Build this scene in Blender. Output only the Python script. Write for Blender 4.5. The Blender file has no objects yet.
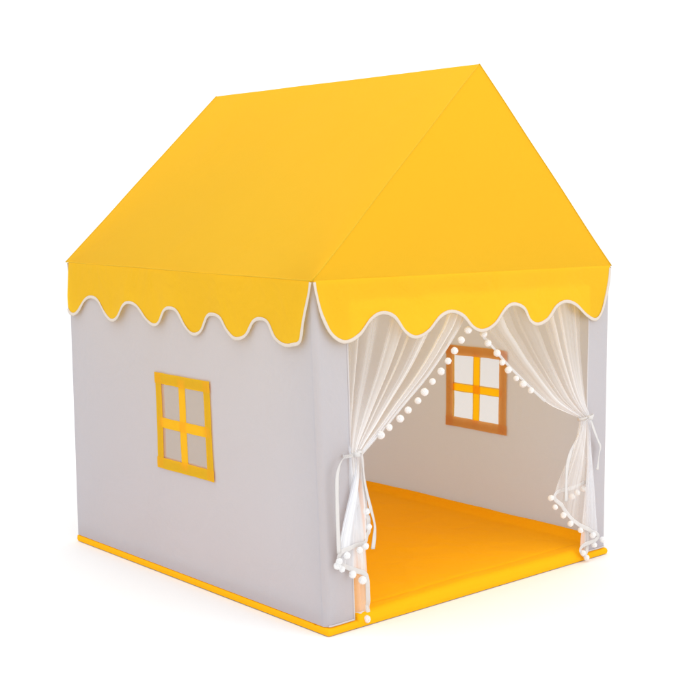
import bpy, bmesh, math, random
from mathutils import Vector, Matrix, noise
random.seed(4)
scene = bpy.context.scene

# ---------------------------------------------------------------- camera
cam_d = bpy.data.cameras.new("camera"); cam_o = bpy.data.objects.new("camera", cam_d)
scene.collection.objects.link(cam_o); scene.camera = cam_o
cam_d.sensor_width = 36.0; cam_d.lens = 65.97; cam_d.clip_end = 500
_f = Vector((0.64577, 0.75476, -0.11542)).normalized()
_r = Vector((0.75903, -0.65098, -0.01013)); _r = (_r - _f * _r.dot(_f)).normalized(); _u = _r.cross(_f)
cam_o.matrix_world = Matrix(((_r.x, _u.x, -_f.x, -1.8619), (_r.y, _u.y, -_f.y, -2.2926),
                             (_r.z, _u.z, -_f.z, 1.0299), (0, 0, 0, 1)))

# ---------------------------------------------------------------- white studio, softboxes, exposure
world = bpy.data.worlds.new("World"); scene.world = world; world.use_nodes = True
bg = world.node_tree.nodes["Background"]
bg.inputs[0].default_value = (1.0, 1.0, 1.0, 1); bg.inputs[1].default_value = 1.2
def softbox(name, loc, target, size, power, col=(1, 1, 1)):
    d = bpy.data.lights.new(name, 'AREA'); d.shape = 'RECTANGLE'; d.size, d.size_y = size
    d.energy = power; d.color = col
    o = bpy.data.objects.new(name, d); scene.collection.objects.link(o); o.location = loc
    o.rotation_euler = (Vector(target) - Vector(loc)).to_track_quat('-Z', 'Y').to_euler()
softbox('softbox_overhead', (-0.3, -0.2, 4.2), (0.4, 0.5, 0), (3.6, 3.6), 55)
softbox('softbox_front', (1.9, -3.6, 1.9), (0.6, 0.4, 0.3), (2.4, 2.4), 26)
scene.view_settings.view_transform = 'Standard'; scene.view_settings.look = 'None'
scene.view_settings.exposure = 0.0; scene.view_settings.gamma = 1.0
cy = scene.cycles
cy.max_bounces = 24; cy.diffuse_bounces = 12; cy.transmission_bounces = 12; cy.transparent_max_bounces = 48
cy.sample_clamp_indirect = 0

# ---------------------------------------------------------------- materials
def srgb(r, g, b):
    f = lambda c: (c / 255 / 12.92) if c <= 10 else (((c / 255) + .055) / 1.055) ** 2.4
    return (f(r), f(g), f(b), 1)
def fabric(name, col, trans_col, trans=0.3, spec=0.06, rough=0.65, var=0.04, bump=0.25, wr_scale=7.0, wr=0.004, weave=900, sheen=.03):
    m = bpy.data.materials.new(name); m.use_nodes = True; nt = m.node_tree; N = nt.nodes; Lk = nt.links
    N.clear()
    out = N.new('ShaderNodeOutputMaterial'); tc = N.new('ShaderNodeTexCoord')
    n1 = N.new('ShaderNodeTexNoise'); n1.inputs['Scale'].default_value = 5; n1.inputs['Detail'].default_value = 6
    n2 = N.new('ShaderNodeTexNoise'); n2.inputs['Scale'].default_value = weave; n2.inputs['Detail'].default_value = 3
    n3 = N.new('ShaderNodeTexNoise'); n3.inputs['Scale'].default_value = wr_scale; n3.inputs['Detail'].default_value = 4
    n3.inputs['Roughness'].default_value = .45; n3.inputs['Distortion'].default_value = .6
    for n in (n1, n2, n3): Lk.new(tc.outputs['Object'], n.inputs['Vector'])
    hsv = N.new('ShaderNodeHueSaturation'); hsv.inputs['Color'].default_value = col
    mr = N.new('ShaderNodeMapRange'); mr.inputs['To Min'].default_value = 1 - var; mr.inputs['To Max'].default_value = 1 + var
    Lk.new(n1.outputs['Fac'], mr.inputs['Value'])
    mr2 = N.new('ShaderNodeMapRange'); mr2.inputs['From Min'].default_value = .3; mr2.inputs['From Max'].default_value = .7
    mr2.inputs['To Min'].default_value = .965; mr2.inputs['To Max'].default_value = 1.035
    Lk.new(n2.outputs['Fac'], mr2.inputs['Value'])
    mul = N.new('ShaderNodeMath'); mul.operation = 'MULTIPLY'
    Lk.new(mr.outputs['Result'], mul.inputs[0]); Lk.new(mr2.outputs['Result'], mul.inputs[1])
    Lk.new(mul.outputs[0], hsv.inputs['Value'])
    b1 = N.new('ShaderNodeBump'); b1.inputs['Strength'].default_value = 1.0; b1.inputs['Distance'].default_value = wr
    Lk.new(n3.outputs['Fac'], b1.inputs['Height'])
    b2 = N.new('ShaderNodeBump'); b2.inputs['Strength'].default_value = bump; b2.inputs['Distance'].default_value = .0006
    Lk.new(n2.outputs['Fac'], b2.inputs['Height']); Lk.new(b1.outputs['Normal'], b2.inputs['Normal'])
    p = N.new('ShaderNodeBsdfPrincipled'); p.inputs['Roughness'].default_value = rough
    p.inputs['Specular IOR Level'].default_value = spec
    p.inputs['Sheen Weight'].default_value = sheen
    Lk.new(hsv.outputs['Color'], p.inputs['Base Color']); Lk.new(b2.outputs['Normal'], p.inputs['Normal'])
    last = p
    if trans > 0:
        t = N.new('ShaderNodeBsdfTranslucent'); t.inputs['Color'].default_value = trans_col
        Lk.new(b1.outputs['Normal'], t.inputs['Normal'])
        mx = N.new('ShaderNodeMixShader'); mx.inputs[0].default_value = trans
        Lk.new(p.outputs[0], mx.inputs[1]); Lk.new(t.outputs[0], mx.inputs[2]); last = mx
    Lk.new(last.outputs[0], out.inputs['Surface'])
    return m
def tulle(name, col, dens):
    # sheer net: threads over holes; the vertex attribute "gather" is how tightly the net is gathered
    m = bpy.data.materials.new(name); m.use_nodes = True; nt = m.node_tree; N = nt.nodes; Lk = nt.links; N.clear()
    out = N.new('ShaderNodeOutputMaterial')
    d = N.new('ShaderNodeBsdfDiffuse'); d.inputs['Color'].default_value = col
    t = N.new('ShaderNodeBsdfTranslucent'); t.inputs['Color'].default_value = col
    m1 = N.new('ShaderNodeMixShader'); m1.inputs[0].default_value = .22
    Lk.new(d.outputs[0], m1.inputs[1]); Lk.new(t.outputs[0], m1.inputs[2])
    tr = N.new('ShaderNodeBsdfTransparent')
    m2 = N.new('ShaderNodeMixShader')
    if dens is None:
        a = N.new('ShaderNodeAttribute'); a.attribute_name = 'gather'; Lk.new(a.outputs['Fac'], m2.inputs[0])
    else: m2.inputs[0].default_value = dens
    Lk.new(tr.outputs[0], m2.inputs[1]); Lk.new(m1.outputs[0], m2.inputs[2]); Lk.new(m2.outputs[0], out.inputs['Surface'])
    return m
YEL = (0.85, 0.615, 0.045, 1); YELT = (0.97, 0.65, 0.035, 1)
M_roof = fabric('yellow_roof_cloth', YEL, YELT, .64, var=.03, wr_scale=4, wr=.010)
M_val = fabric('yellow_valance_cloth', (0.94, 0.565, 0.024, 1), YELT, .36, var=.03, wr_scale=8, wr=.012)
M_wall = fabric('light_grey_wall_cloth', (0.49, 0.515, 0.585, 1), (0.86, 0.80, 0.79, 1), .27, var=.02, wr_scale=5, wr=.010)
M_mat = fabric('yellow_mat_cloth', (0.96, 0.445, 0.008, 1), YELT, 0, var=.02, wr_scale=8, wr=.009, spec=.03, sheen=0)
M_frame = fabric('yellow_window_tape', (0.94, 0.66, 0.03, 1), (1.0, .45, .002, 1), .52, wr_scale=20, wr=.004)
M_back = fabric('tan_window_backing', (0.75, 0.46, 0.22, 1), (0.95, .60, .3, 1), .5, wr_scale=20, wr=.004)
M_trim = fabric('cream_binding', (0.74, 0.66, 0.575, 1), (0.8, .7, .6, 1), .15, wr_scale=40, wr=.003)
M_seam = fabric('yellow_seam_cloth', (0.66, 0.40, 0.018, 1), YELT, 0, wr_scale=40, wr=.002)
M_hem = fabric('pale_hem_tape', (0.62, 0.58, 0.58, 1), (.8, .7, .6, 1), .1, wr_scale=40, wr=.002)
M_tulle = tulle('white_tulle', (0.89, 0.90, 0.93, 1), None)
M_mesh = tulle('window_net', (0.50, 0.48, 0.47, 1), .48)
M_pom = fabric('white_pompom_yarn', (0.95, 0.95, 0.955, 1), (1, 1, 1, 1), .38, spec=0.0, rough=.95, bump=.2, weave=500, wr_scale=60, wr=.0003)
M_tape = fabric('white_ribbon', (0.74, 0.72, 0.71, 1), (0.9, .87, .85, 1), .2, spec=.2, rough=.5, wr_scale=60, wr=.002)
M_floor = fabric('white_studio_floor', (0.865, 0.865, 0.865, 1), (1, 1, 1, 1), 0, spec=.0, rough=.9, var=.0, bump=0, wr=.0)

# ---------------------------------------------------------------- helpers
W, L, H, R = 1.073, 1.173, 0.848, 1.370
def warp(p):
    """the sewn cloth does not sit perfectly square: small offsets at the corners"""
    x, y, z = p; a = min(max(x / W, -.05), 1.05); b = min(max(y / L, -.05), 1.05); c = min(max(z / H, 0), 1)
    fl = (1 - a) * (1 - b); rl = (1 - a) * b; fr = a * (1 - b)
    k = max(0.0, min(1.0, (R - z) / (R - H)))          # fades out towards the ridge
    dx = fl * (-.008 * c * k + .011 * (1 - c)); dy = fl * (.004 * c * k - .009 * (1 - c)) + rl * .010 * (1 - c * .2) * k
    dz = (rl * .009 - fr * .008) * c * k
    return Vector((x + dx, y + dy, z + dz))
def warp_w(p):
    v = warp(p); x, y, z = p; a = x / W; b = y / L; c = min(max(z / H, 0), 1)
    v.x += a * (1 - b) * .008 * c; v.y += (1 - a) * b * .004; return v
def link(name, me, mat, parent=None, smooth=True):
    o = bpy.data.objects.new(name, me); scene.collection.objects.link(o); me.materials.append(mat)
    if parent: o.parent = parent
    if smooth:
        for p in me.polygons: p.use_smooth = True
    return o
def from_data(name, verts, faces, mat, parent=None, smooth=True):
    me = bpy.data.meshes.new(name); me.from_pydata([tuple(v) for v in verts], [], faces); me.update()
    return link(name, me, mat, parent, smooth)
class MB:
    def __init__(s): s.v = []; s.f = []
    def grid(s, ss, ts, fn, hole=None, flip=False):
        b = len(s.v); n = len(ts)
        for a in ss:
            for t in ts: s.v.append(fn(a, t))
        for i in range(len(ss) - 1):
            for j in range(n - 1):
                if hole and hole((ss[i] + ss[i + 1]) / 2, (ts[j] + ts[j + 1]) / 2): continue
                q = [b + i * n + j, b + (i + 1) * n + j, b + (i + 1) * n + j + 1, b + i * n + j + 1]
                s.f.append(q[::-1] if flip else q)
    def tube(s, pts, ra, rb=None, up=Vector((0, 0, 1)), n=8, closed=False):
        """tube along pts, elliptical: ra along the side vector, rb along the other"""
        rb = rb or ra; pts = [Vector(p) for p in pts]; b = len(s.v); m = len(pts)
        for i, p in enumerate(pts):
            if closed: t = pts[(i + 1) % m] - pts[i - 1]
            else: t = pts[min(i + 1, m - 1)] - pts[max(i - 1, 0)]
            t = t.normalized() if t.length > 1e-9 else Vector((1, 0, 0))
            side = t.cross(up); side = side.normalized() if side.length > 1e-4 else t.orthogonal().normalized()
            oth = side.cross(t).normalized()
            for k in range(n):
                a = 2 * math.pi * k / n
                s.v.append(p + side * (ra * math.cos(a)) + oth * (rb * math.sin(a)))
        for i in range(m if closed else m - 1):
            for k in range(n):
                i2 = (i + 1) % m
                s.f.append([b + i * n + k, b + i * n + (k + 1) % n, b + i2 * n + (k + 1) % n, b + i2 * n + k])
        if not closed:
            s.f.append([b + k for k in range(n)][::-1]); s.f.append([b + (m - 1) * n + k for k in range(n)])
    def strip(s, pts, w, twist=None, front=Vector((0, -1, 0)), th=.0005, taper=0):
        """soft flat band with a slightly raised middle; twist(i/n) turns it about its own line"""
        b = len(s.v); m = len(pts)
        for i, p in enumerate(pts):
            t = (pts[min(i + 1, m - 1)] - pts[max(i - 1, 0)]).normalized(); q = i / (m - 1)
            side = t.cross(front); side = side.normalized() if side.length > .05 else Vector((1, 0, 0))
            nrm = side.cross(t).normalized()
            if twist:
                a = twist(q); side, nrm = side * math.cos(a) + nrm * math.sin(a), nrm * math.cos(a) - side * math.sin(a)
            ww = w * (1 - taper * max(0, 1 - q * 6)) * (1 + .10 * nz(q * 9, w * 900, m))
            for k, h_ in ((-1, 0), (-.6, th), (.6, th), (1, 0), (.6, -th), (-.6, -th)): s.v.append(p + side * (ww * k) + nrm * h_)
        for i in range(m - 1):
            for k in range(6): s.f.append([b + i * 6 + k, b + i * 6 + (k + 1) % 6, b + i * 6 + 6 + (k + 1) % 6, b + i * 6 + 6 + k])
        s.f.append([b + k for k in range(6)][::-1]); s.f.append([b + (m - 1) * 6 + k for k in range(6)])
    def build(s, name, mat, parent=None, smooth=True): return from_data(name, s.v, s.f, mat, parent, smooth)
def lin(a, b, n): return [a + (b - a) * i / (n - 1) for i in range(n)]
def spline(pts, n):
    """Catmull-Rom resampled evenly by length; pts are tuples of equal size"""
    P = [Vector(p) if len(p) == 3 else Vector((p[0], p[1], 0)) for p in pts]
    P = [P[0] * 2 - P[1]] + P + [P[-1] * 2 - P[-2]]; dense = []
    for i in range(1, len(P) - 2):
        for k in range(24):
            t = k / 24; a, b, c, d = P[i - 1:i + 3]
            dense.append(.5 * ((2 * b) + (c - a) * t + (2 * a - 5 * b + 4 * c - d) * t * t + (3 * b - a - 3 * c + d) * t ** 3))
    dense.append(P[-2]); acc = [0]
    for i in range(1, len(dense)): acc.append(acc[-1] + (dense[i] - dense[i - 1]).length)
    out = []; j = 0
    for k in range(n):
        s = acc[-1] * k / (n - 1)
        while j < len(dense) - 2 and acc[j + 1] < s: j += 1
        d = acc[j + 1] - acc[j]; out.append(dense[j].lerp(dense[j + 1], 0 if d < 1e-9 else min(1, (s - acc[j]) / d)))
    return out
def nz(x, y, z=0.0): return noise.noise(Vector((x, y, z)))
def empty(name, loc, label, cat):
    o = bpy.data.objects.new(name, None); scene.collection.objects.link(o); o.location = loc
    o['label'] = label; o['category'] = cat; return o
def smooth01(t): t = max(0, min(1, t)); return t * t * (3 - 2 * t)

# ---------------------------------------------------------------- floor
fl = MB(); fl.grid(lin(-60, 60, 3), lin(-60, 60, 3), lambda x, y: Vector((x, y, 0)))
floor = fl.build('floor', M_floor, smooth=False); floor['kind'] = 'structure'

# ---------------------------------------------------------------- floor mat
def mat_z(x, y):
    e = min(x, W - x, L - .003 - y); ef = y + .006
    z = .036 + .0035 * nz(x * 3.1, y * 3.1, 4) + .0016 * nz(x * 11, y * 9, 1)
    side = min(x, W - x)
    z += .022 * math.exp(-((side - .026) / .016) ** 2)               # padded border turned up inside the walls
    if side < .010 or (y < .012 and (x < JL + .004 or x > JR - .002)): z = min(z, .021)
    d = max(0.0, min(1.0, e / .012)); z = .019 + (z - .019) * math.sqrt(d) if e < .012 else z
    if ef < .022: z = .014 + (z - .014) * math.sqrt(max(0, 1 - (1 - ef / .022) ** 2))
    z -= .002 * math.exp(-((y - .045 - .006 * nz(x * 4, 0)) / .006) ** 2)
    return z
JL, JR, TOP = .094, .978, .800
xs = [.0, .001, .003, .006, .0095, .0105, .013] + lin(.018, .06, 9) + [.075, .09, .0975, .0985] + lin(.11, W - .11, 56) + [JR - .0025, JR - .0015, JR + .006] + lin(W - .075, W - .018, 10) + [W - .013, W - .0105, W - .0095, W - .006, W - .003, W - .001, W]
ys = [-.006, -.0045, -.002, .002, .006, .0115, .0125, .016] + lin(.021, .075, 14) + lin(.09, L - .03, 60) + [L - .02, L - .013, L - .008, L - .004, L - .003]
mb = MB(); mb.grid(xs, ys, lambda x, y: warp((x, y, mat_z(x, y))))
nx, ny = len(xs), len(ys); b0 = len(mb.v)                          # skirt down to the floor
ring = [i * ny for i in range(nx)] + [(nx - 1) * ny + j for j in range(1, ny)] + [i * ny + ny - 1 for i in range(nx - 2, -1, -1)] + [j for j in range(ny - 2, 0, -1)]
for k, zz in enumerate((.009, .002)):
    for i in ring:
        v = mb.v[i].copy(); c = Vector((W / 2, L / 2, 0)); d = (Vector((v.x, v.y, 0)) - c).normalized()
        v = v + d * (.0012 if k == 0 else -.001); v.z = zz; mb.v.append(v)
n = len(ring)
for i in range(n):
    j = (i + 1) % n
    mb.f.append([ring[i], b0 + i, b0 + j, ring[j]]); mb.f.append([b0 + i, b0 + n + i, b0 + n + j, b0 + j])
mb.f.append([b0 + n + i for i in range(n)])
mat_o = mb.build('floor_mat', M_mat)
mat_o['label'] = 'padded yellow-orange floor mat lying inside and under the play tent'; mat_o['category'] = 'floor mat'

# ---------------------------------------------------------------- play tent
tent = empty('play_tent', (W / 2, L / 2, 0.0), 'house-shaped play tent with yellow pitched roof and light grey cloth walls', 'play tent')
def tb(mbuild, name, mat, parent=None, smooth=True):
    """build in world coordinates as a child of the tent or of one of its parts"""
    o = mbuild.build(name, mat, parent or tent, smooth)
    if not parent:
        for v in o.data.vertices: v.co -= tent.location
    return o
def sub(mbuild, name, mat, parent, smooth=True):
    for i, v in enumerate(mbuild.v): mbuild.v[i] = v - tent.location
    return mbuild.build(name, mat, parent, smooth)

WZ0, WZ1 = .301, .567
WIN = {'left': (.440, .704), 'right': (.386, .651)}
def cut(a, b, base):            # grid lines that include the opening's borders
    return sorted(set([round(v, 5) for v in base if abs(v - a) > .006 and abs(v - b) > .006] + [a, b]))
for side, x0, sg in (('left', 0.0, -1), ('right', W, 1)):
    y0, y1 = WIN[side]; bw = .024
    ya, yb, za, zb = y0 + bw, y1 - bw, WZ0 + bw, WZ1 - bw
    ss = cut(ya, yb, lin(.015, L - .0145, 60)); ts = cut(za, zb, lin(.022, H - .003, 46))
    def fn(y, z, x0=x0, sg=sg):
        bow = .006 * nz(y * 2.3, z * 2.1, 7 + sg) + .0022 * nz(y * 7, z * 3, 3 + sg)
        bow -= .004 * math.sin(math.pi * y / L) * math.sin(math.pi * min(1, z / H))
        bow *= smooth01((y - .015) / .12) * smooth01((L - .015 - y) / .08)
        bow *= min(1, (z - .02) / .12) if z < .14 else 1
        return warp_w((x0 + sg * bow, y, z))
    m = MB(); m.grid(ss, ts, fn, hole=lambda y, z: ya < y < yb and za < z < zb, flip=(sg > 0))
    tb(m, 'side_wall', M_wall)
    # window: tape frame with a cross, standing 2 mm proud of the cloth
    def bar(m, ps, w, off, thick=.0012):
        """flat tape along ps (y,z list), width w"""
        pts = spline(ps, 26); b = len(m.v)
        for i, p in enumerate(pts):
            t = (pts[min(i + 1, 25)] - pts[max(i - 1, 0)]).normalized(); nrm = Vector((-t.y, t.x, 0))
            for s_ in (-1, 0, 1):
                q = p + nrm * (s_ * w / 2 * (1 + .05 * nz(p.x * 30, p.y * 30, s_)))
                v = fn(q.x, q.y); v.x += sg * (off - .0004 * abs(s_)); m.v.append(v)
        for i in range(25):
            for k in range(2):
                a = b + i * 3 + k; m.f.append([a, a + 1, a + 4, a + 3])
    wy = lambda y, z: y + .003 * nz(z * 14, y * 3, 5 * sg); wz = lambda y, z: z + .003 * nz(y * 14, z * 3, 8 * sg)
    hw = .030; zm = (WZ0 + WZ1) / 2 - .004; ym = (y0 + y1) / 2 + .002
    def ring_bars(m, off, w):
        for z in (WZ0 + w / 2, WZ1 - w / 2): bar(m, [(y, wz(y, z)) for y in lin(y0 - .002, y1 + .002, 5)], w, off)
        for y in (y0 + w / 2, y1 - w / 2): bar(m, [(wy(y, z), z) for z in lin(WZ0 + .002, WZ1 - .002, 5)], w, off - .0006)
    m = MB(); ring_bars(m, .0042, hw)
    bar(m, [(wy(ym, z), z) for z in lin(WZ0 + .01, WZ1 - .01, 5)], .031, .0030)
    bar(m, [(y, wz(y, zm)) for y in lin(y0 + .01, y1 - .01, 5)], .028, .0039)
    win = tb(m, 'window', M_frame)
    m = MB(); ring_bars(m, -.0036, .0312); sub(m, 'inner_frame', M_back, win)
    for (pa, pb) in ((ya - .004, ym - .0115), (ym + .0115, yb + .004)):
        for (qa, qb) in ((za - .004, zm - .010), (zm + .010, zb + .004)):
            m = MB(); m.grid(lin(pa + .001, pb - .001, 8), lin(qa + .001, qb - .001, 8), lambda y, z: fn(y, z) + Vector((sg * .0012, 0, 0)))
            sub(m, 'pane', M_mesh, win)

# front wall: rounds both corner poles, leaves the doorway open
JL, JR, TOP = .094, .978, .800
def prof(side):
    """plan outline of a front strip from the side-wall seam round the corner pole to the jamb"""
    r = .016; o = []
    for k in range(9):
        a = math.pi / 2 * k / 8; o.append((r - r * math.cos(a), r - r * math.sin(a)))
    return o
arc = prof(0)
def front_pt(x, y, z):
    d = min(x, W - x)
    return warp_w((x, y + .003 * nz(x * 9, z * 3, 2) * min(1, d / .03), z))
m = MB(); hem_list = []; zs = lin(.022, TOP, 40)
for sd in (0, 1):
    jam = JL if sd == 0 else W - JR
    P = arc + [(x, 0.0) for x in lin(.016, jam, 12)[1:]]
    def fs(i, z, P=P, sd=sd, jam=jam):
        x, y = P[int(i)]
        if sd == 0 and x > .016: x = .016 + (x - .016) * ((jam - .016) + (-.006 + .010 * z / H)) / (jam - .016)
        p = front_pt(x if sd == 0 else W - x, y, z); return p
    m.grid(list(range(len(P))), zs, fs, flip=(sd == 1))
    hems = MB(); hem_list.append(hems)
    hems.tube([fs(i, .0235) + Vector((0, -.0012, 0)) for i in range(5, len(P))], .0012, .0024, n=6)
    hems = MB(); hem_list.append(hems)
    hems.tube([fs(len(P) - 1, z) + Vector((0, -.0006, 0)) for z in zs] , .0024, .0013, up=Vector((0, 1, 0)), n=8)   # jamb hem
Q = arc + [(x, 0.0) for x in lin(.016, W - .016, 40)[1:-1]] + [(W - x, y) for x, y in arc[::-1]]
m.grid(list(range(len(Q))), lin(TOP, H - .003, 4), lambda i, z: front_pt(Q[int(i)][0], Q[int(i)][1], z))
fw = tb(m, 'front_wall', M_wall); [sub(h_, 'binding', M_hem, fw) for h_ in hem_list]
m = MB()
Qb = [(x, L - y) for x, y in Q]
m.grid(list(range(len(Qb))), lin(.022, H - .003, 30), lambda i, z: warp_w((Qb[int(i)][0], Qb[int(i)][1] + .004 * nz(Qb[int(i)][0] * 3, z * 3, 9) * min(1, max(0, min(Qb[int(i)][0], W - Qb[int(i)][0]) - .012) / .05), z)), flip=True)
tb(m, 'back_wall', M_wall)

# roof
OX = .004
def sag(s, t): return -.004 * math.sin(math.pi * s) * math.sin(math.pi * t) + .0022 * nz(s * 4, t * 3, 6)
RF, RB = Vector((W / 2 + .001, -OX + .002, R)), Vector((W / 2 + .008, L + OX - .008, R - .002))
for sd in (-1, 1):
    xe = -OX if sd < 0 else W + OX
    A, B = Vector((xe, -OX, H)), Vector((xe, L + .003, H))
    nrm = Vector((sd * (R - H), 0, W / 2)).normalized()
    def rp(s, t, A=A, B=B, nrm=nrm):
        e = warp(A.lerp(B, s)); p = e.lerp(RF.lerp(RB, s), t); return p + nrm * (sag(s, t) + .003 * math.sin(math.pi * s) * (t - 1) * (1 if t < .02 else 1) * .3)
    m = MB(); m.grid(lin(0, 1, 50), lin(0, 1, 40), rp, flip=(sd < 0))
    pan = tb(m, 'roof_panel', M_roof)
    for se in (0, 1):                                   # piped seams along the two gables and the eave
        m = MB(); m.tube([rp(se, t) + nrm * .0003 for t in lin(0, 1, 30)], .0017, .0013, n=6); sub(m, 'piping', M_seam, pan)
    m = MB(); m.tube([rp(q, 0) + nrm * .0004 for q in lin(0, 1, 40)], .0018, .0014, n=6); sub(m, 'piping', M_seam, pan)
for fy, ap in ((-OX, RF), (L + .003, RB)):
    sg = -1 if fy < 0 else 1
    A, B = Vector((-OX, fy, H)), Vector((W + OX, fy, H))
    def gp(s, t):
        p = warp(A.lerp(B, s)).lerp(ap, t); k = 4 * s * (1 - s) * (1 - t)
        return p + Vector((0, sg * (.003 * nz(p.x * 4, p.z * 4, 3) - .004 * math.sin(math.pi * t)) * k, 0))
    m = MB(); m.grid(lin(0, 1, 40), lin(0, 1, 36), gp, flip=(sg > 0)); tb(m, 'gable', M_roof)

# scalloped valances
SIDE = [(1.1805, .845), (1.1800, .78), (1.1785, .722), (1.170, .703), (1.147, .696), (1.120, .706), (1.085, .740), (1.053, .752), (1.012, .745), (.965, .710), (.925, .694), (.888, .704), (.853, .740), (.823, .750), (.785, .742), (.740, .710), (.701, .697), (.668, .706), (.640, .738), (.614, .748), (.580, .742), (.545, .704), (.511, .686), (.475, .697), (.445, .735), (.417, .744), (.378, .738), (.345, .708), (.310, .691), (.270, .702), (.238, .738), (.208, .747), (.178, .740), (.150, .706), (.110, .692), (.072, .696), (.048, .705), (.038, .735), (.028, .775), (.016, .815), (.010, .845)]
FRONT = [(.000, .845), (.004, .815), (.016, .765), (.040, .722), (.078, .702), (.125, .716), (.165, .750), (.202, .763), (.240, .752), (.275, .712), (.308, .697), (.350, .710), (.395, .743), (.437, .753), (.480, .740), (.515, .708), (.549, .697), (.590, .712), (.630, .750), (.665, .760), (.705, .746), (.730, .712), (.761, .700), (.800, .712), (.835, .746), (.872, .756), (.915, .744), (.965, .712), (1.007, .697), (1.035, .716), (1.055, .765), (1.066, .805), (1.072, .842)]
def valance(curve, to3d, outward, flip):
    bot = spline(curve, 240); m = MB(); a0, a1 = curve[0][0], curve[-1][0]
    def vp(i, t):
        p = bot[int(i)]; top = H + .0006; z = top + (p.y - top) * t
        o = .0004 + .010 * t * (.6 + .4 * math.sin(p.x * 23)) * min(1, (top - p.y) / .1) + .004 * nz(p.x * 6, z * 6, 2) * t
        return warp(to3d(p.x, z)) + outward * o
    m.grid(list(range(240)), lin(0, 1, 9), vp, flip=flip)
    v = tb(m, 'valance', M_val)
    i0 = next(i for i in range(240) if bot[i].y < .712) if a0 > a1 else 0      # the rear edge is hemmed plain
    m2 = MB(); m2.strip([vp(i, 1) + outward * .0012 for i in range(i0, 240)], .0046, lambda q: .35 * nz(q * 30, a1 * 7), front=outward, th=.0009)
    sub(m2, 'binding', M_trim, v)
valance(SIDE, lambda a, z: (-OX, a - .008 - .014 * a / L, z), Vector((-1, 0, 0)), False)
valance(SIDE, lambda a, z: (W + OX, a - .008 - .014 * a / L, z), Vector((1, 0, 0)), True)
valance(FRONT, lambda a, z: (a, -OX, z), Vector((0, -1, 0)), False)
valance(FRONT, lambda a, z: (a, L - .006, z), Vector((0, 1, 0)), True)

# ---------------------------------------------------------------- curtains
def pom_mesh():
    """a yarn ball: a core with a coat of short fibres"""
    bm = bmesh.new(); bmesh.ops.create_icosphere(bm, subdivisions=3, radius=.0085)
    for v in bm.verts: v.co *= 1 + .06 * nz(v.co.x * 250, v.co.y * 250, v.co.z * 250)
    v_ = [v.co.copy() for v in bm.verts]; f_ = [[v.index for v in f.verts] for f in bm.faces]; bm.free()
    for k in range(900):
        z = random.uniform(-1, 1); a = random.uniform(0, 2 * math.pi); q = math.sqrt(1 - z * z)
        d = Vector((q * math.cos(a), q * math.sin(a), z)); t = d.orthogonal().normalized(); t.rotate(Matrix.Rotation(random.uniform(0, 6.28), 3, d))
        tip = (d + Vector((random.gauss(0, .16), random.gauss(0, .16), random.gauss(0, .16)))).normalized() * random.uniform(.0096, .0112)
        b = len(v_); v_ += [d * .0078 + t * .0007, d * .0078 - t * .0007, tip + t * .0003, tip - t * .0003]; f_.append([b, b + 1, b + 3, b + 2])
    me = bpy.data.meshes.new('pompom'); me.from_pydata(v_, [], f_); me.update(); me.materials.append(M_pom)
    for p in me.polygons: p.use_smooth = True
    return me
poms = [pom_mesh() for _ in range(4)]
def pompom(loc, base, parent, s=1.0):
    o = bpy.data.objects.new('pompom', random.choice(poms)); scene.collection.objects.link(o); o.parent = parent
    o.location = Vector(loc) - base; o.rotation_euler = [random.uniform(0, 6) for _ in range(3)]
    k = s * random.uniform(.78, .98); o.scale = (k, k, k * random.uniform(.86, 1.06))
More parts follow.
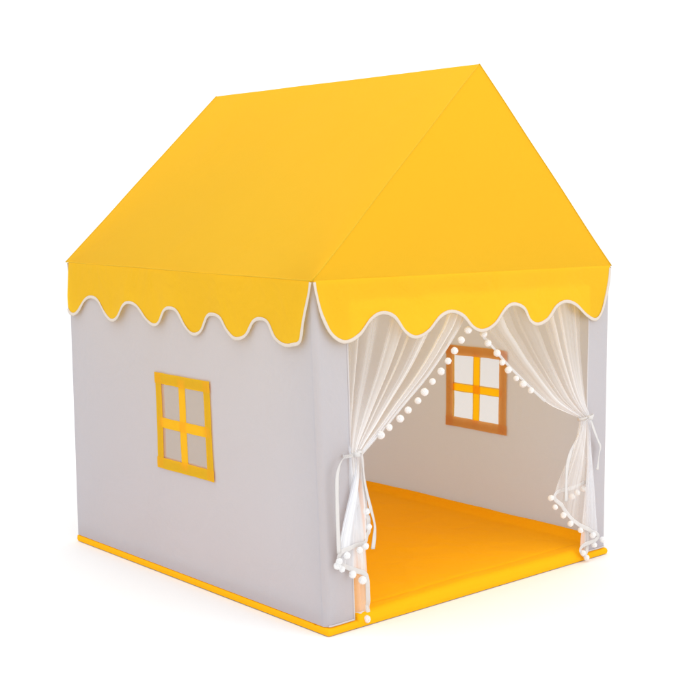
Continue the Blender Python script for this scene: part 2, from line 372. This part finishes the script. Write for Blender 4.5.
def gathered(base, top, edge, jamb, tie, hem, nfold, seed, root, body, low):
    """top: (xa, xb) along the door head; edge: free-edge curve, jamb: jamb-edge curve ((x,y,z) from top to tie);
    hem: (x,y,z) list from the free edge to the jamb edge. u = 0 jamb, u = 1 free edge."""
    NU, NV, NW = 320, 34, 34
    E = spline(edge, NV); J = spline(jamb, NV); Hm = spline(hem, NU)[::-1]
    us = lin(0, 1, NU); v_, f_, dens = [], [], []
    amp = lambda u: .45 + 1.1 * smooth01(nz(u * 6, seed) + .5)
    def ph(u): return 2 * math.pi * (nfold * u + 2.2 * nz(u * 3.2, seed + 3))
    for i, u in enumerate(us):
        a, p = amp(u), ph(u)
        # how tightly the net is bunched along this thread
        rib = smooth01(.5 + 2.6 * nz(u * 8.5, seed + 9)); fine = smooth01(.5 + .6 * nz(u * 30, seed + 17) + .5 * nz(u * 75, seed + 27))
        for j in range(NV):
            t = j / (NV - 1); q = J[j].lerp(E[j], u + .010 * math.cos(p) * (1 - u) * u * 4 * (1 - t * .5))
            q = q + Vector((0, .017 * a * (1 - .86 * t) * (math.sin(p) + .9), 0)); v_.append(q)
            dens.append(min(.93, body(u, t) * (.15 + 1.12 * rib * (.35 + .65 * fine)) + .46 * smooth01(t) ** 3 + (.12 if u > .985 else 0)))
        hq = Hm[i]; tq = J[-1].lerp(E[-1], u)
        for j in range(1, NW):
            t = j / (NW - 1); e = smooth01(t) * .55 + t * .45
            q = Vector((tq.x + (hq.x - tq.x) * e, tq.y + (hq.y - tq.y) * (t ** .6), tq.z + (hq.z - tq.z) * t))
            q += Vector((.003 * math.cos(p) * math.sin(math.pi * t), .006 * a * math.sin(p) * (.25 + .75 * math.sin(math.pi * min(1, t * .8 + .1))), 0)); v_.append(q)
            dens.append(min(.9, low(u, t) * (.5 + .6 * rib * (.2 + .8 * fine) + .15 * fine) + (.93 - low(u, t)) * (1 - t) ** 5))
    n = NV + NW - 1
    for i in range(NU - 1):
        for j in range(n - 1): f_.append([i * n + j, (i + 1) * n + j, (i + 1) * n + j + 1, i * n + j + 1])
    o = from_data('sheer_panel', [q - base for q in v_], f_, M_tulle, root)
    at = o.data.attributes.new('gather', 'FLOAT', 'POINT')
    for k, d in enumerate(dens): at.data[k].value = d
    edge_line = [v_[(NU - 1) * n + j] for j in range(n)]; hem_line = [v_[i * n + n - 1] for i in range(NU - 1, -1, -1)]
    return edge_line, hem_line
def tape(pts, base, parent, w=.0058, name='edging_tape', th=.0011, up=Vector((0, -1, 0))):
    m = MB(); m.strip([Vector(p) - base for p in pts], w, lambda q: .5 * nz(q * 7, w * 700, pts[0].x * 9), th=.0007); return m.build(name, M_tape, parent, False)

# left curtain (near corner)
base = Vector((.11, -.01, .43))
root = empty('sheer_curtain', base, 'sheer white pompom curtain tied back at the doorway jamb nearest the outside yellow window', 'curtain')
Y1 = .010
edge = [(.545, .012, .800)] + [(x, Y1, z) for x, z in ((.5056, .7198), (.4654, .6737), (.4208, .6287), (.376, .5894), (.3237, .5501), (.2723, .512), (.2218, .4735))] + [(.165, .000, .445), (.122, -.014, .428)]
jamb = [(.100, .014, .800), (.098, .012, .70), (.095, .010, .58), (.091, .002, .48), (.086, -.012, .430)]
hem = [(.128, -.020, .285), (.1345, -.021, .248), (.119, -.022, .214), (.080, -.022, .210), (.046, -.021, .204), (.040, -.019, .186), (.058, -.017, .167), (.095, -.015, .148), (.126, -.013, .133), (.136, -.009, .115), (.141, -.004, .075), (.146, -.002, .027), (.128, .0, .030), (.104, .004, .030)]
e_l, h_l = gathered(base, None, edge, jamb, None, hem, 9, 2.0, root, lambda u, t: .45 + .18 * smooth01((u - .55) / .2), lambda u, t: 1.0 - .42 * smooth01((.5 - u) / .1) * smooth01((t - .6) / .12))
et = tape([p + Vector((0, -.0015, 0)) for p in e_l[2:34]], base, root, .0036)
for x, z in ((.5034, .697), (.4785, .6731), (.4542, .6475), (.4308, .6231), (.4058, .599), (.3753, .5762), (.3476, .5524), (.3244, .5329), (.2907, .513), (.2638, .4946), (.2273, .477), (.1987, .4617)):
    pompom((x, .004, z), base, et)
ht = tape([p + Vector((0, -.0016, 0)) for p in h_l], base, root, .0060)
for x, y, z in ((.128, -.022, .2886), (.1323, -.024, .2497), (.119, -.028, .2052), (.0998, -.028, .1989), (.0587, -.028, .1939), (.0368, -.026, .1828), (.0350, -.022, .172), (.0458, -.026, .1628), (.0803, -.024, .1424), (.1132, -.022, .1209), (.134, -.012, .0171)):
    pompom((x, y, z), base, ht)
def ribbon(paths, knot, rad, base, root):
    m = MB()
    for ps in paths:
        pts = [Vector(p) - base for p in spline(ps, 40)]; m.strip(pts, .0066, lambda q, c=ps[-1][0]: .9 * nz(q * 3.5, c * 40) + .5 * (1 - q), taper=.45)
    ringp = [Vector((knot[0] + rad[0] * math.cos(a), knot[1] + .010 + rad[1] * math.sin(a), knot[2] + .004 * math.cos(a + .6))) - base for a in lin(0, 2 * math.pi, 25)[:-1]]
    m.tube(ringp, .0012, .0042, up=Vector((0, 0, 1)), n=8, closed=True)
    k = Vector(knot) - base                                              # the knot itself
    m.tube([k + Vector((-.009, -.004, .001)), k + Vector((-.004, -.008, .002)), k + Vector((.003, -.009, .0)), k + Vector((.008, -.005, -.001))], .0058, .0042, up=Vector((0, -1, 0)), n=10)
    m.build('tie_ribbon', M_tape, root)
ribbon([[(.092, -.030, .434), (.072, -.029, .4345), (.0531, -.025, .427), (.0385, -.025, .403), (.0338, -.025, .3676), (.0346, -.025, .2833), (.036, -.027, .203)],
        [(.092, -.030, .434), (.1010, -.033, .440), (.1110, -.029, .4231), (.1190, -.026, .3664), (.1340, -.026, .3077), (.1500, -.026, .2551), (.1500, -.025, .2244), (.1450, -.025, .1927)]],
       (.093, -.024, .432), (.028, .016), base, root)

# right curtain (far jamb)
base = Vector((.96, -.01, .42))
root = empty('sheer_curtain', base, 'sheer white pompom curtain tied back to the right of the inside window', 'curtain')
edge = [(.510, .014, .800), (.530, .012, .735), (.5539, .010, .693), (.5728, .010, .6706), (.6072, .010, .6414), (.6382, .010, .6122), (.6696, .010, .5853), (.7095, .010, .5544), (.7624, .010, .5136), (.8248, .006, .4681), (.8873, .000, .4395), (.940, -.008, .418)]
jamb = [(.972, .016, .800), (.975, .014, .70), (.977, .012, .58), (.982, .004, .47), (.986, -.010, .416)]
hem = [(1.000, .006, .228), (.960, .004, .222), (.9145, .000, .218), (.865, -.006, .222), (.824, -.014, .214), (.838, -.018, .194), (.8626, -.019, .1716), (.8994, -.019, .1327), (.9507, -.019, .1036), (1.018, -.017, .0665), (1.000, -.014, .0560), (.9421, -.013, .0440), (.950, -.012, .024), (.972, -.010, .026), (.990, -.006, .050)]
e_l, h_l = gathered(base, None, edge, jamb, None, hem, 9, 6.0, root, lambda u, t: .20 + .38 * smooth01((u - .70) / .08) + .30 * smooth01((.36 - u) / .08), lambda u, t: .46 - .08 * t)
et = tape([p + Vector((0, -.0015, 0)) for p in e_l[2:26]], base, root, .0036)
for x, z in ((.5611, .6836), (.5774, .6575), (.6126, .6281), (.6328, .6014), (.6563, .5789), (.6876, .5535), (.7149, .5356), (.7469, .5149)):
    pompom((x, .004, z), base, et, .95)
ht = tape([p + Vector((0, -.0016, 0)) for p in h_l], base, root, .0058)
for x, y, z in ((.805, -.020, .2118), (.8209, -.022, .1839), (.8539, -.024, .1557), (.8848, -.024, .1264), (.9288, -.024, .0997), (.9864, -.022, .0751), (1.0307, -.022, .0539), (.996, -.020, .0441), (.9458, -.020, .0298), (.9621, -.020, .0130), (.9427, .0, .2019), (.9691, .0, .2082), (.9192, .0, .1941)):
    pompom((x, y, z), base, ht, .95)
ribbon([[(.962, -.028, .417), (.9794, -.024, .3885), (1.004, -.021, .350), (1.0185, -.020, .3259), (1.0125, -.020, .305), (1.006, -.020, .2613)],
        [(.955, -.028, .416), (.935, -.026, .405), (.9011, -.025, .3614), (.8718, -.025, .3088), (.8641, -.025, .2534), (.8628, -.026, .194)]],
       (.964, -.020, .417), (.028, .016), base, root)
